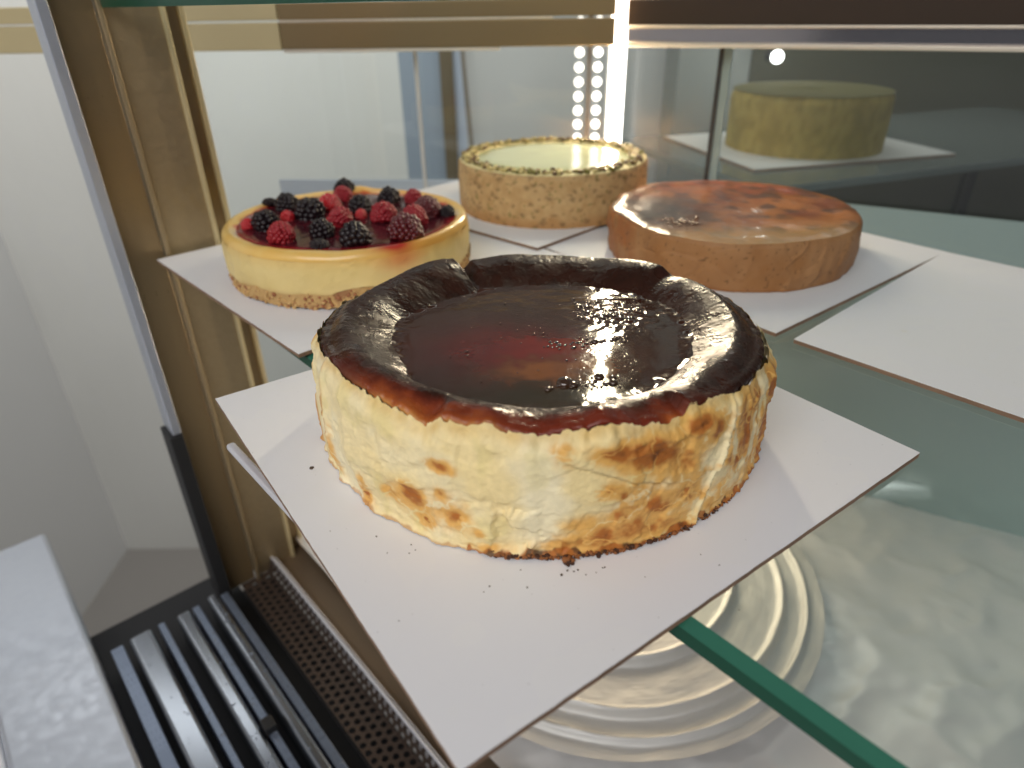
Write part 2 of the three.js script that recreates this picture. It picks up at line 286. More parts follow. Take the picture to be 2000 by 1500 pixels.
// ------------------------------------------------------------------ cake boards
const boardWhite = M({ color: C(1, 1, 1), roughness: 0.5, map: tex(1024, 1024, (u, v) => { const s = 0.785 + 0.02 * (fbm(u * 6, v * 6, 3, 3) - 0.5), k = voro(u * 17, v * 17, 90), d = k.id > 0.55 ? (1 - sm(0.010, 0.022, Math.hypot(k.cx * (0.6 + k.id), k.cy))) * (0.3 + 0.7 * h3(Math.floor(k.id * 9e5), 3, 3)) : 0; const y = gauss(Math.hypot(u - 0.25, v - 0.83) / 0.008) * 0.5; return [s - 0.4 * d - 0.05 * y, s - 0.41 * d - 0.08 * y, s + 0.02 - 0.42 * d - 0.18 * y]; }, true) });
const boardBrown = M({ color: C(1, 1, 1), roughness: 0.9, map: tex(256, 256, (u, v) => { const n = fbm(u * 60, v * 60, 1, 3); return [0.16 + 0.14 * n, 0.095 + 0.09 * n, 0.06 + 0.055 * n]; }, true) });
// corner nearest the service side (world x, z), direction of the edge running along the case, size
function board(label, corner, dir, size, y = 0, size2 = size) {
  const l = Math.hypot(...dir), d = [dir[0] / l, dir[1] / l], n = [-d[1], d[0]];
  const c = [corner[0] + d[0] * size / 2 + n[0] * size2 / 2, corner[1] + d[1] * size / 2 + n[1] * size2 / 2];
  const turn = Math.atan2(-d[0], -d[1]);
  const t = thing('cake_board', label, 'cake board', [c[0], y - 0.0034, c[1]], turn, 'square cake boards on the glass shelf');
  // fibreboard core with a slightly ragged sawn edge
  const r = rng(Math.round(corner[0] * 9999) + 7), n4 = 60, s = new THREE.Shape(), pts = [];
  const hx = size2 / 2, hz = size / 2;
  for (const [ax, az, bx, bz] of [[-hx, -hz, hx, -hz], [hx, -hz, hx, hz], [hx, hz, -hx, hz], [-hx, hz, -hx, -hz]]) for (let i = 0; i < n4; i++) { const k = i / n4, j = i ? (r() - 0.5) * 0.00022 : 0; pts.push(new THREE.Vector2(lerp(ax, bx, k) + (ax === bx ? j : 0), lerp(az, bz, k) + (az === bz ? j : 0))); }
  s.setFromPoints(pts);
  const core = new THREE.ExtrudeGeometry(s, { depth: 0.0030, bevelEnabled: false }); core.rotateX(-Math.PI / 2);
  mesh('core', core, boardBrown, t);
  const face = new THREE.ExtrudeGeometry(s, { depth: 0.0004, bevelEnabled: false }); { const p = face.attributes.position, q = face.attributes.uv; for (let i = 0; i < p.count; i++) q.setXY(i, p.getX(i) / size + 0.5, p.getY(i) / size + 0.5); }
  face.rotateX(-Math.PI / 2); face.translate(0, 0.0030, 0);
  mesh('white_face', face, boardWhite, t);
  return t;
}
const xz = (u, w) => { const q = uw(u, w, 0); return [q[0], q[2]]; };
const dirUW = (du, dw) => [du * D[0] + dw * N[0], du * D[1] + dw * N[1]];
board('white square board under the burnt-top cheesecake in front', xz(0.0113, -0.107), dirUW(0.2984, 0.0315), 0.30, 0);
board('white square board under the berry cheesecake at left', xz(0.3318, -0.0065), dirUW(1, -0.03), 0.295, 0);
board('white square board under the brown caramel cake at right', xz(0.1134, 0.2749), dirUW(0.0163, 0.0010), 0.29, 0);
board('white square board under the pistachio cake at the back', xz(0.3779, 0.2779), dirUW(0.0734, -0.0066), 0.28, 0.0036);
board('bare white square board at far right, only its corner near the cakes', xz(-0.19, 0.272), dirUW(1, 0.01), 0.289, 0);

// ------------------------------------------------------------------ the burnt-top cheesecake
const KX = 0.017, KZ = -0.352, RAD = Math.PI / 180;
const pos3 = (deg, r, y) => [KX + r * Math.cos(deg * RAD), y, KZ + r * Math.sin(deg * RAD)];
const POOL = 0.0562;
const rIn0 = ring([[176, .0833], [156, .0835], [147, .0865], [138, .0925], [128, .0970], [116, .0985], [100, .0972], [87, .0967], [71, .0950], [50, .0908], [35, .0870], [17, .0834], [-7, .0842], [-26, .0852], [-43, .0835], [-62, .0775], [-89, .0735], [-113, .0768], [-131, .0760], [-150, .0770], [-166, .0845]]);
const poolY = (z) => POOL + 0.05 * z;
const yEdge0 = ring([[0, .058], [20, .060], [38, .062], [47, .0645], [52, .066], [58, .0672], [60.8, .0685], [62.6, .063], [72, .064], [76, .0665], [80, .0693], [84, .067], [88, .0667], [93, .0645], [98, .0652], [103, .0678], [108, .0652], [112, .0668], [117, .0612], [123, .0655], [129, .0676], [136, .0690], [146, .0700], [160, .067], [180, .063], [-150, .057], [-120, .053], [-90, .052], [-60, .054], [-30, .057]]);
const yRidge0 = ring([[0, .0660], [20, .0660], [45, .0675], [58, .0675], [70, .0668], [82, .0664], [90, .0662], [98, .0660], [110, .0670], [122, .0690], [135, .0708], [150, .0722], [165, .0710], [-172, .0665], [-155, .0668], [-140, .0680], [-126, .0682], [-121, .0670], [-117.5, .0535], [-113, .0625], [-100, .0632], [-88, .0620], [-69, .0632], [-50, .0668], [-41, .0675], [-36, .0630], [-28, .0650], [-14, .0655]]);
const rRidge0 = ring([[0, .107], [30, .1055], [50, .1040], [70, .1035], [90, .1030], [110, .1042], [125, .1050], [140, .1065], [160, .107], [180, .108], [-135, .109], [-90, .110], [-45, .108]]);
const rInN = (d) => 0.0016 * (fbm(Math.cos(d * RAD) * 6 + 9, Math.sin(d * RAD) * 6, 4, 3) - 0.5) * 2 + 0.0009 * (noise(d * 0.9, 3.3) - 0.5) * (Math.abs(dAng(d, 15)) < 40 ? 2 : 0.6);
const rIn = (d) => rIn0(d) + rInN(d);
const yEdgeS = (d) => yEdge0(d) + 0.0012 * (fbm(d * 0.06, 1.5, 2, 2) - 0.5);
const yEdge = (d) => yEdge0(d) + 0.0034 * (fbm(d * 0.22, 1.5, 2, 4) - 0.5) + 0.0012 * (noise(d * 1.1, 8.2) - 0.5) + 0.0007 * (noise(d * 2.7, 1.2) - 0.5) + 0.0016 * (sm(0.5, 0.56, noise(d * 0.42, 5.5)) - 0.5);
const rEdge = (d) => 0.1222 + 0.0016 * (fbm(d * 0.12, 7.7, 1, 3) - 0.5) - 0.0035 * gauss(dAng(d, -30) / 5) - 0.002 * gauss(dAng(d, -117) / 3);
// --- the pale side: layered sheets of curd with folds, a ledge, a rip and browned patches
function voro(x, y, seed) {
  const X = Math.floor(x), Y = Math.floor(y); let f1 = 9, f2 = 9, id = 0, cx = 0, cy = 0;
  for (let j = -1; j <= 1; j++) for (let i = -1; i <= 1; i++) { const px_ = X + i + h3(X + i, Y + j, seed), py_ = Y + j + h3(X + i, Y + j, seed + 1), d = Math.hypot(px_ - x, py_ - y); if (d < f1) { f2 = f1; f1 = d; id = h3(X + i, Y + j, seed + 2); cx = x - px_; cy = y - py_; } else if (d < f2) f2 = d; }
  return { f1, f2, id, cx, cy };
}
const ledgeY = (d) => 0.0535 - (87.5 - d) * 0.00094 + 0.0012 * (fbm(d * 0.3, 2, 5, 3) - 0.5) - 0.0016 * gauss((d - 74) / 4);
const ripD = (h) => 55.8 - 8.5 * sm(0.006, 0.06, h) + 1.5 * (fbm(h * 120, 4, 2, 3) - 0.5) * 2;
function sideH(d, h) {   // relief in metres, and marks for the colour
  const s = d * RAD * 0.123;
  const wx = s + 0.010 * (fbm(s * 60, h * 60, 1, 3) - 0.5), wy = h + 0.010 * (fbm(s * 60, h * 60, 11, 3) - 0.5);
  const v = voro(wx / 0.030, wy / 0.020, 5), v2 = voro(wx / 0.011 + 40, wy / 0.014, 15);
  let z = (v.id - 0.5) * 0.0018 + (v.cx * (h3(Math.floor(v.id * 999), 1, 1) - 0.5) + v.cy * (h3(Math.floor(v.id * 999), 2, 1) - 0.5)) * 0.0014;
  z *= sm(0.0, 0.25, v.f2 - v.f1) * 0.6 + 0.4;
  z += 0.0008 * (sm(0.46, 0.54, fbm(s * 75 + 5, h * 60, 19, 4)) - 0.5) + 0.0006 * (sm(0.44, 0.5, fbm(s * 40 + 15, h * 90, 29, 4)) - 0.5);
  z += (v2.id - 0.5) * 0.0003 * sm(0, 0.2, v2.f2 - v2.f1);
  z += 0.0036 * (fbm(s * 26, h * 30, 3, 2) - 0.5) + 0.0010 * (fbm(s * 110, h * 90, 6, 3) - 0.5);
  // vertical paper folds
  for (const [c, w, a] of [[92, 1.6, -0.0006], [104, 1.0, 0.0004], [128, 1.0, -0.0005], [139, 1.4, 0.0008], [113.5, 0.7, -0.0006], [150, 1.8, 0.0020], [161, 1.5, -0.0016], [170, 1.6, 0.0020], [33, 1.2, -0.0014], [25, 1.3, 0.0016], [14, 1.2, -0.0012], [40, 0.8, 0.0010]]) z += a * gauss(dAng(d, c + 14 * (h - 0.03) * (c > 110 ? 3 : 1)) / w);
  // horizontal ledge on the right front
  const on = sm(62, 66, d) * (1 - sm(86, 90, d)), le = ledgeY(d);
  z += on * (0.0011 * sm(-0.0002, 0.0003, h - le) - 0.0010 * gauss((h - le + 0.0004) / 0.0006));
  // rip down the right side
  const rd = (d - ripD(h)) * RAD * 0.123;
  z += -0.0046 * gauss((rd + 0.0018) / 0.0017) + 0.0020 * gauss((rd - 0.0012) / 0.0011);
  // rough curds low in the middle
  const curd = gauss(dAng(d, 98) / 5) * sm(0.002, 0.006, h) * (1 - sm(0.026, 0.034, h));
  z += curd * 0.0046 * (sm(0.45, 0.55, fbm(s * 130, h * 130, 9, 4)) - 0.5);
  return { z, v, curd, rip: gauss((rd + 0.0016) / 0.0018), on, le };
}
const spots = [[112.3, .0465, 1.9, .0026, 1.0], [120.7, .0275, 1.7, .0034, 1.1], [119.3, .0225, 1.9, .0034, .7], [127, .0190, 2.0, .003, .8], [117.6, .0115, 1.3, .0036, 1.0], [113, .031, 1.1, .002, .8], [110.4, .0185, 1.8, .0032, .9], [105, .012, 1.0, .002, .7], [88.8, .061, 1.4, .0018, .7], [78.3, .0565, 2.9, .0036, 1.1], [70.5, .0545, 3.6, .0046, 1.3], [58.6, .0600, 2.8, .0035, 1.4], [54.0, .0530, 2.0, .0042, 1.3], [69, .048, 4.5, .0034, .75], [61.5, .0400, 2.2, .005, .8], [59.7, .0240, 2.4, .005, 1.1], [79.5, .0375, 1.6, .0022, .9], [76.5, .034, 3.5, .0018, .55], [67.5, .0215, 2.2, .0032, .9], [88, .006, 3.5, .0045, .6], [80, .010, 3, .005, .8], [85, .021, 2.5, .004, .4], [73, .012, 2.5, .004, .8], [66, .0075, 3, .004, .7], [76, .022, 1.2, .003, .8], [103, .004, 4, .002, .5], [136, .010, 1.2, .007, 1.1], [149, .02, 1.3, .012, .6]];
const SW = 2048, SH = 384;
const cheese = [0.90, 0.72, 0.36], pale = [0.92, 0.81, 0.53], gold = [0.80, 0.43, 0.10], brown = [0.42, 0.125, 0.022], dark = [0.07, 0.022, 0.010];
const SIDE_TOP = 0.074;
const sideTex = tex(SW, SH, (u, v) => {
  const d = u * 360, h = v * SIDE_TOP, s = d * RAD * 0.123, vis = d < 190 || d > 330;
  if (!vis) return cheese;
  const q = sideH(d, h);
  let c = mix3(cheese, pale, clamp(0.25 + 0.6 * sm(0.35, 0.65, fbm(s * 45, h * 45, 31, 4)) + 0.5 * gauss(dAng(d, 92) / 3.5) + 0.35 * sm(118, 150, d) * (d < 200 ? 1 : 0) - 0.3 * q.v.id));
  c = mix3(c, [0.74, 0.62, 0.24], 0.35 * sm(0.55, 0.75, fbm(s * 90, h * 70, 41, 3)) * (d < 200 ? 1 : 0.6));
  let m = 0; const jx = 9 * (fbm(s * 110, h * 110, 51, 4) - 0.5), jy = 0.013 * (fbm(s * 110, h * 110, 61, 4) - 0.5);
  for (const [sd, shh, rd, rh, a] of spots) { const e = Math.hypot(dAng(d, sd) + jx * 0.2, 0) / rd, f = (h - shh + jy * 0.2) / rh; m += a * Math.exp(-(e * e + f * f) * 0.62); m += 0.26 * a * Math.exp(-(e * e + f * f) * 0.13); }
  for (const [sd, shh, rd, rh, a] of [[122, .021, 6, .013, .30], [110.5, .020, 4.5, .014, .36], [67, .046, 9, .013, .34], [75, .017, 11, .012, .34], [112, .046, 4, .004, .3], [89, .055, 2.5, .008, .3], [96, .060, 8, .006, .12]]) { const e = dAng(d, sd) / rd + (fbm(s * 90, h * 90, 15, 3) - 0.5), f = (h - shh) / rh + (fbm(s * 90, h * 90, 25, 3) - 0.5); m += a * Math.exp(-Math.pow(e * e + f * f, 1.6)); }
  const right = (d > 330 ? 1 : 1 - sm(44, 54, d));
  m += right * (0.25 + 1.5 * sm(0.42, 0.68, fbm(s * 90 + 3, h * 26, 71, 4))) * (1 - 0.75 * q.rip) * (1 - 0.6 * sm(.05, .066, h));
  const lowR = (d < 88 || d > 330 ? 1 : 0.25 * (1 - sm(88, 130, d)) + (d > 128 ? 0.4 : 0));
  m += lowR * 0.42 * (1 - sm(0.002, 0.016, h + 0.006 * (fbm(s * 140, 3, 1, 3) - 0.5)));
  m += 0.85 * (d < 92 || d > 330 ? 1 - sm(86, 92, d < 200 ? d : 0) : 0) * (1 - sm(0.030, 0.046, h)) * sm(0.50, 0.70, fbm(s * 62 + 9, h * 75, 55, 4)) * (0.4 + 0.6 * sm(0.4, 0.5, q.v.id));
  m *= 0.5 + 1.0 * fbm(s * 260, h * 260, 81, 3);
  m *= 1 - 0.4 * (1 - sm(0.008, 0.035, Math.abs(fbm(s * 70 + 30, h * 80, 66, 4) - 0.5)));
  m *= 1 - 0.9 * q.rip;
  m *= 0.86; c = mix3(c, gold, 0.92 * sm(0.12, 0.70, m)); c = mix3(c, brown, 0.92 * sm(0.68, 1.45, m)); c = mix3(c, dark, 0.7 * sm(1.5, 2.4, m));
  const rimH = h - (0.0015 + 0.0035 * sm(0.35, 0.7, fbm(d * 0.35, 4, 7, 3))) * (d > 40 && d < 108 ? 1 : 0.45);
  const charred = (1 - sm(-0.0005, 0.0012, rimH)); c = mix3(c, d > 45 && d < 104 ? mix3(brown, dark, sm(0.4, 0.65, fbm(s * 300, h * 200, 5, 3))) : brown, charred * (d > 108 ? 0.55 : 0.9));
  // browned ribs on the far left and right silhouettes
  if (d > 150 && d < 200) c = mix3(c, mix3(gold, brown, 0.5), sm(0.0008, 0.0028, q.z) * 0.9);
  c = mix3(c, [0.66, 0.42, 0.12], 0.7 * gauss((h - yEdge0(d) + 0.001) / 0.0028) * (0.4 + 0.6 * noise(d * 0.5, 9)));
  c = mix3(c, [0.60, 0.52, 0.26], 0.6 * q.rip);
  const g = 0.93 + 0.14 * fbm(s * 500, h * 500, 91, 2);
  return [c[0] * g, c[1] * g, c[2] * g];
}, true);
const sideBump = tex(1024, 256, (u, v) => fbm(u * 700, v * 70, 3, 4) * 0.45 + 0.3 * sm(0.4, 0.6, fbm(u * 330, v * 33, 13, 3)) + 0.4 * sm(0.47, 0.56, fbm(u * 120, v * 14, 23, 4)) * fbm(u * 60, v * 6, 2, 2));
const CAKE = thing('cheesecake', 'large cheesecake with a glossy burnt dark-brown top on the front board', 'cheesecake', [KX, 0, KZ]);
{
  const g = grid(900, 84, (u, v) => {
    const d = u * 360, top = yEdge(d) + 0.0006, h = v * top, q = sideH(d, h);
    let r = 0.1262 + 0.0018 * Math.sin(v * Math.PI) - 0.0034 * sm(0.86, 1.0, h / (yEdge0(d) + 0.0008)) + q.z * (1 - 0.6 * sm(0.93, 1, v)) + 0.0016 * (1 - sm(0, 0.07, v)) * (0.4 + 1.2 * fbm(d * 0.8, 3, 3, 3));
    r += 0.003 * (fbm(d * 0.03, 1, 1, 2) - 0.5);
    const y = Math.max(0.0003, h) + (v < 0.02 ? 0.0014 * noise(d * 1.3, 2) * (1 - v * 50) * (d > 40 && d < 110 ? 1 : 0.3) : 0);
    return { p: pos3(d, r, y), uv: [u, h / SIDE_TOP] };
  });
  part(CAKE, 'cheese_side', g, P({ map: sideTex, roughness: 0.5, specularIntensity: 0.5, bumpMap: sideBump, bumpScale: 0.00042, sheen: 0 }), 'pale cream side with browned patches and folds');
}
// --- burnt crust: from the pool's edge over the ridge to the torn outer edge
function crustColor(d, k, x, z) {   // k: 0 pool edge .. 1 ridge .. 2 outer edge
  const n = fbm(x * 160, z * 160, 3, 4);
  let c = mix3([0.014, 0.0055, 0.003], [0.046, 0.0125, 0.0055], n);
  const front = gauss(dAng(d, 122) / 22) * 1.1 + 0.95 * gauss(dAng(d, 95) / 18) + 0.6 * gauss(dAng(d, 72) / 14) + 0.9 * gauss(dAng(d, 64.5) / 2.2);
  const e = sm(1.05, 1.9, k + 0.5 * (n - 0.5));
  c = mix3(c, [0.17, 0.026, 0.011], clamp(e * front * 1.3));
  c = mix3(c, [0.42, 0.105, 0.020], clamp(sm(1.35, 2.0, k + 0.5 * (n - 0.5)) * (gauss(dAng(d, 122) / 13) + 0.45 * gauss(dAng(d, 106) / 6) + gauss(dAng(d, 64.8) / 2)) * 1.1));
  c = mix3(c, [0.62, 0.33, 0.09], clamp(sm(1.75, 2.02, k + 0.4 * (n - 0.5)) * (0.8 * gauss(dAng(d, 120) / 14) + 0.6 * gauss(dAng(d, 104) / 4))));
  c = mix3(c, [0.06, 0.012, 0.010], 0.5 * sm(1.3, 1.8, k) * gauss(dAng(d, 143) / 8));
  c = mix3(c, [0.045, 0.015, 0.008], sm(1, 0.2, k) * 0.6 * gauss(dAng(d, -20) / 30));
  return c;
}
const crustRough = tex(512, 256, (u, v) => { const a = u * Math.PI * 2, x = Math.cos(a) * (1 + v), z = Math.sin(a) * (1 + v); return 0.40 + 0.24 * sm(0.42, 0.7, fbm(x * 8 + 2, z * 8, 4, 4)) + 0.12 * fbm(x * 40, z * 40, 7, 2); });
const crustBump = tex(1024, 512, (u, v) => { const a = u * Math.PI * 2, x = Math.cos(a) * (1 + v), z = Math.sin(a) * (1 + v); return 0.4 * fbm(x * 14, z * 14, 2, 4) + 0.5 * fbm(x * 46 + 3, z * 46, 7, 3) * sm(0.35, 0.6, fbm(x * 5, z * 5, 9, 2)) + 0.25 * fbm(x * 90, z * 90, 4, 2); });
{
  const g = grid(900, 56, (u, v) => {
    const d = u * 360, ri = rIn(d), re = rEdge(d), rr = rRidge0(d) + 0.0012 * (fbm(d * 0.05, 2, 2, 2) - 0.5), yr = yRidge0(d), ye = yEdge(d);
    let r, y, k;
    if (v < 0.5) { const s = v / 0.5; k = s; r = lerp(rIn0(d) - 0.002, rr, s) + rInN(d) * Math.pow(1 - s, 3); const lin = 0.15 + 0.75 * Math.max(gauss(dAng(d, 12) / 38), gauss(dAng(d, 162) / 28)); y = lerp(poolY(r * Math.sin(d * RAD)) * (1 - s) + s * poolY(rIn0(d) * Math.sin(d * RAD)) - 0.0012, yr, lerp(Math.pow(Math.sin(s * Math.PI / 2), 1.2), s, lin)); }
    else if (v < 0.74) { const s = (v - 0.5) / 0.24; k = 1 + 0.6 * s; r = lerp(rr, re - 0.0048, s); y = lerp(yr, yEdgeS(d) + 0.0026, s * s * (3 - 2 * s)) + 0.0012 * Math.sin(s * Math.PI); }
    else if (v < 0.95) { const s = (v - 0.74) / 0.21; k = 1.6 + 0.4 * s; const a = s * Math.PI / 2; r = re - 0.0048 + 0.0048 * Math.sin(a); y = lerp(yEdgeS(d), ye, s * s) + 0.0026 * Math.cos(a); }
    else { const s = (v - 0.95) / 0.05; k = 2; r = re - 0.0032 * s; y = ye - 0.0006 * Math.sin(s * Math.PI); }
    const c = Math.cos(d * RAD), q = Math.sin(d * RAD), x = r * c, z = r * q;
    const amp = sm(0.0, 0.15, v) * (1 - 0.8 * sm(0.8, 0.95, v));
    y += amp * (0.0026 * (fbm(x * 30 + 5, z * 30, 1, 2) - 0.5) + 0.0006 * (fbm(x * 110, z * 110, 8, 3) - 0.5) + 0.00035 * (fbm(x * 500, z * 500, 5, 2) - 0.5));
    y += amp * 0.0010 * (fbm(Math.cos(d * RAD) * 3 + 5, Math.sin(d * RAD) * 3, 3, 2) - 0.5) * 2;
    return { p: [KX + x, y, KZ + z], c: crustColor(d, k, x, z), uv: [u, v] };
  });
  part(CAKE, 'burnt_crust', g, P({ vertexColors: true, roughness: 0.5, roughnessMap: crustRough, specularIntensity: 0.65, bumpMap: crustBump, bumpScale: 0.0005 }), 'dark burnt rim of the top, reddish along its front edge');
}
// --- caramelised pool
function poolColor(x, z) {
  const n = fbm(x * 55 + 3, z * 55, 2, 4), n2 = fbm(x * 160, z * 160, 6, 3);
  let c = mix3([0.026, 0.010, 0.006], [0.060, 0.019, 0.010], n);
  const B = (cx, cz, rx, rz) => gauss(Math.hypot((x - cx + 0.02 * (n - 0.5)) / rx, (z - cz + 0.02 * (n2 - 0.5)) / rz));
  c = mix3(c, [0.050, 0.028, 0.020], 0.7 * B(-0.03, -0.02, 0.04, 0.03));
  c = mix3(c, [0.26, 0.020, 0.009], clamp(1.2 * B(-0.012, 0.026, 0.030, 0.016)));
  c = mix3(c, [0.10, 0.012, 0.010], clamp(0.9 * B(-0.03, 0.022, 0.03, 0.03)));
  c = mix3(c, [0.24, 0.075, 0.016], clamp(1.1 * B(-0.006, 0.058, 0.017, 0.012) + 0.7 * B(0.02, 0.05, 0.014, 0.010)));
  c = mix3(c, [0.10, 0.040, 0.016], clamp(0.8 * B(0.042, -0.03, 0.02, 0.02)));
  c = mix3(c, [0.030, 0.022, 0.008], clamp(0.9 * B(0.0, 0.083, 0.05, 0.015)));
  return c;
}
const poolBump = tex(512, 512, (u, v) => 0.6 * fbm(u * 18, v * 18, 3, 3) + 0.14 * sm(0.70, 0.8, fbm(u * 120, v * 120, 9, 2)) + 0.3 * fbm(u * 60, v * 60, 1, 3));
{
  const g = grid(240, 90, (u, v) => {
    const d = u * 360, r = (rIn(d) + 0.0015) * v, x = r * Math.cos(d * RAD), z = r * Math.sin(d * RAD);
    const wr = gauss(Math.hypot((x - 0.05) / 0.022, (z + 0.018) / 0.022));
    let y = poolY(z) + 0.0006 * (fbm(x * 40, z * 40, 3, 3) - 0.5) + 0.0006 * sm(0.9, 1, v) + wr * (0.0026 * (fbm(x * 190, z * 260, 2, 3) - 0.5) + 0.001);
    y += 0.0016 * gauss(Math.hypot((x - 0.05) / 0.028, (z + 0.042) / 0.014)) * (fbm(x * 70 + z * 60, z * 300, 7, 3) - 0.45) - 0.0007 * sm(0.88, 0.97, v) * (1 - sm(0.97, 1, v)) * sm(0.45, 0.6, noise(d * 0.11, 6)) + 0.0010 * sm(0.9, 1, v) * (noise(d * 0.7, 2) - 0.5);
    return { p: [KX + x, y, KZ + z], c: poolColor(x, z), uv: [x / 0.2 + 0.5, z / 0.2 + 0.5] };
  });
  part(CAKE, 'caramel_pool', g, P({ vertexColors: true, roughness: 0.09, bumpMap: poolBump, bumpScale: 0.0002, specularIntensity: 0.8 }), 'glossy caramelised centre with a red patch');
  // bubbles in the caramel
  const r = rng(41), gs = [], put = (x, z, s) => { const d = Math.atan2(z, x) / RAD; if (Math.hypot(x, z) > rIn(d) - 0.002) return; const b = new THREE.SphereGeometry(s, 10, 6, 0, Math.PI * 2, 0, Math.PI * 0.55); b.scale(1, 0.62, 1); b.translate(KX + x, poolY(z) + 0.0003, KZ + z); gs.push(b); };
  const gr = () => (r() + r() + r() - 1.5) * 1.15;
  for (let i = 0; i < 120; i++) put(0.040 + 0.017 * gr(), -0.024 + 0.017 * gr(), 0.0007 + 0.0027 * r() * r());
  for (let i = 0; i < 60; i++) { const k = r(); put(lerp(0.004, 0.052, k) + 0.004 * gr(), lerp(0.026, 0.016, k) + 0.004 * gr(), 0.0005 + 0.0012 * r() * r()); }
  for (let i = 0; i < 34; i++) put(0.024 + 0.02 * gr(), 0.072 + 0.006 * gr(), 0.0004 + 0.0014 * r() * r());
  for (let i = 0; i < 60; i++) put(0.07 * gr(), 0.07 * gr(), 0.0003 + 0.0007 * r());
  put(0.0085, 0.0705, 0.0042); put(0.0125, 0.073, 0.0024); put(0.032, 0.071, 0.0023); put(0.029, 0.021, 0.0021); put(0.0, 0.077, 0.0018); put(0.026, 0.0645, 0.0026);
  const b = part(CAKE, 'caramel_bubble', mergeGeometries(gs), P({ color: C(0.05, 0.022, 0.010), roughness: 0.08, clearcoat: 1, clearcoatRoughness: 0.04 })); b.userData.kind = 'stuff';
}
{ // charred crumbs along the foot
  const r = rng(77), gs = [];
  const one = (d, y, s, q) => { const g = blob(s, 1, r() * 50, 0.45); g.scale(1 + r() * 0.7, 0.6 + 0.4 * r(), 1 + r() * 0.5); g.rotateY(r() * 6); g.translate(...pos3(d, 0.1266 + q, y)); gs.push(g); };
  for (let i = 0; i < 520; i++) { const d = 42 + 62 * r(); if (noise(d * 0.32, 3) < 0.42 && r() < 0.75) continue; one(d, 0.0003 + 0.0028 * r() * r(), 0.0003 + 0.0008 * r() * r(), 0.0016 * r() - 0.0006); }
  for (let i = 0; i < 22; i++) one(87 + 1.6 * (r() - 0.5), 0.0006 + 0.0016 * r(), 0.0005 + 0.0007 * r(), 0.0008 + 0.0032 * r());
  for (let i = 0; i < 60; i++) one(lerp(91, 102, r()), 0.0006 + 0.0018 * r(), 0.0004 + 0.0006 * r(), 0.0002 + 0.0012 * r());
  gs.forEach((g) => { g.deleteAttribute('uv'); });
  const a = part(CAKE, 'charred_crumb', mergeGeometries(gs.filter((g, i) => i % 5 < 2)), M({ color: C(0.060, 0.022, 0.010), roughness: 0.8 })); a.userData.kind = 'stuff';
  const b = part(CAKE, 'browned_crumb', mergeGeometries(gs.filter((g, i) => i % 5 >= 2)), M({ color: C(0.26, 0.095, 0.028), roughness: 0.8 })); b.userData.kind = 'stuff';
}
{ // loose crumbs on the front board
  const r = rng(5), gs = [];
  const spot = (x, z, s) => { const g = blob(s, 1, r() * 90, 0.4); g.scale(1.3, 0.7, 1); g.rotateY(r() * 6); g.translate(x, s * 0.4, z); gs.push(g); };
  for (let i = 0; i < 16; i++) { const d = 60 + 90 * r(), q = 0.133 + 0.06 * r() * r(); const p = pos3(d, q, 0); spot(p[0], p[2], 0.00022 + 0.00025 * r() * r()); }
  for (let i = 0; i < 7; i++) { const p = pos3(80 + 9 * r(), 0.134 + 0.005 * r(), 0); spot(p[0], p[2], 0.0003 + 0.0003 * r()); }
  const p = pos3(157, 0.1395, 0); for (let i = 0; i < 4; i++) spot(p[0] + 0.002 * r(), p[2] + 0.001 * r(), 0.0008);
  const m = mesh('crumbs', mergeGeometries(gs), M({ color: C(0.10, 0.07, 0.05), roughness: 0.8 }), scene); m.userData = { kind: 'stuff', label: 'tiny dark crumbs strewn on the front board before the burnt cheesecake', category: 'crumbs' };
}

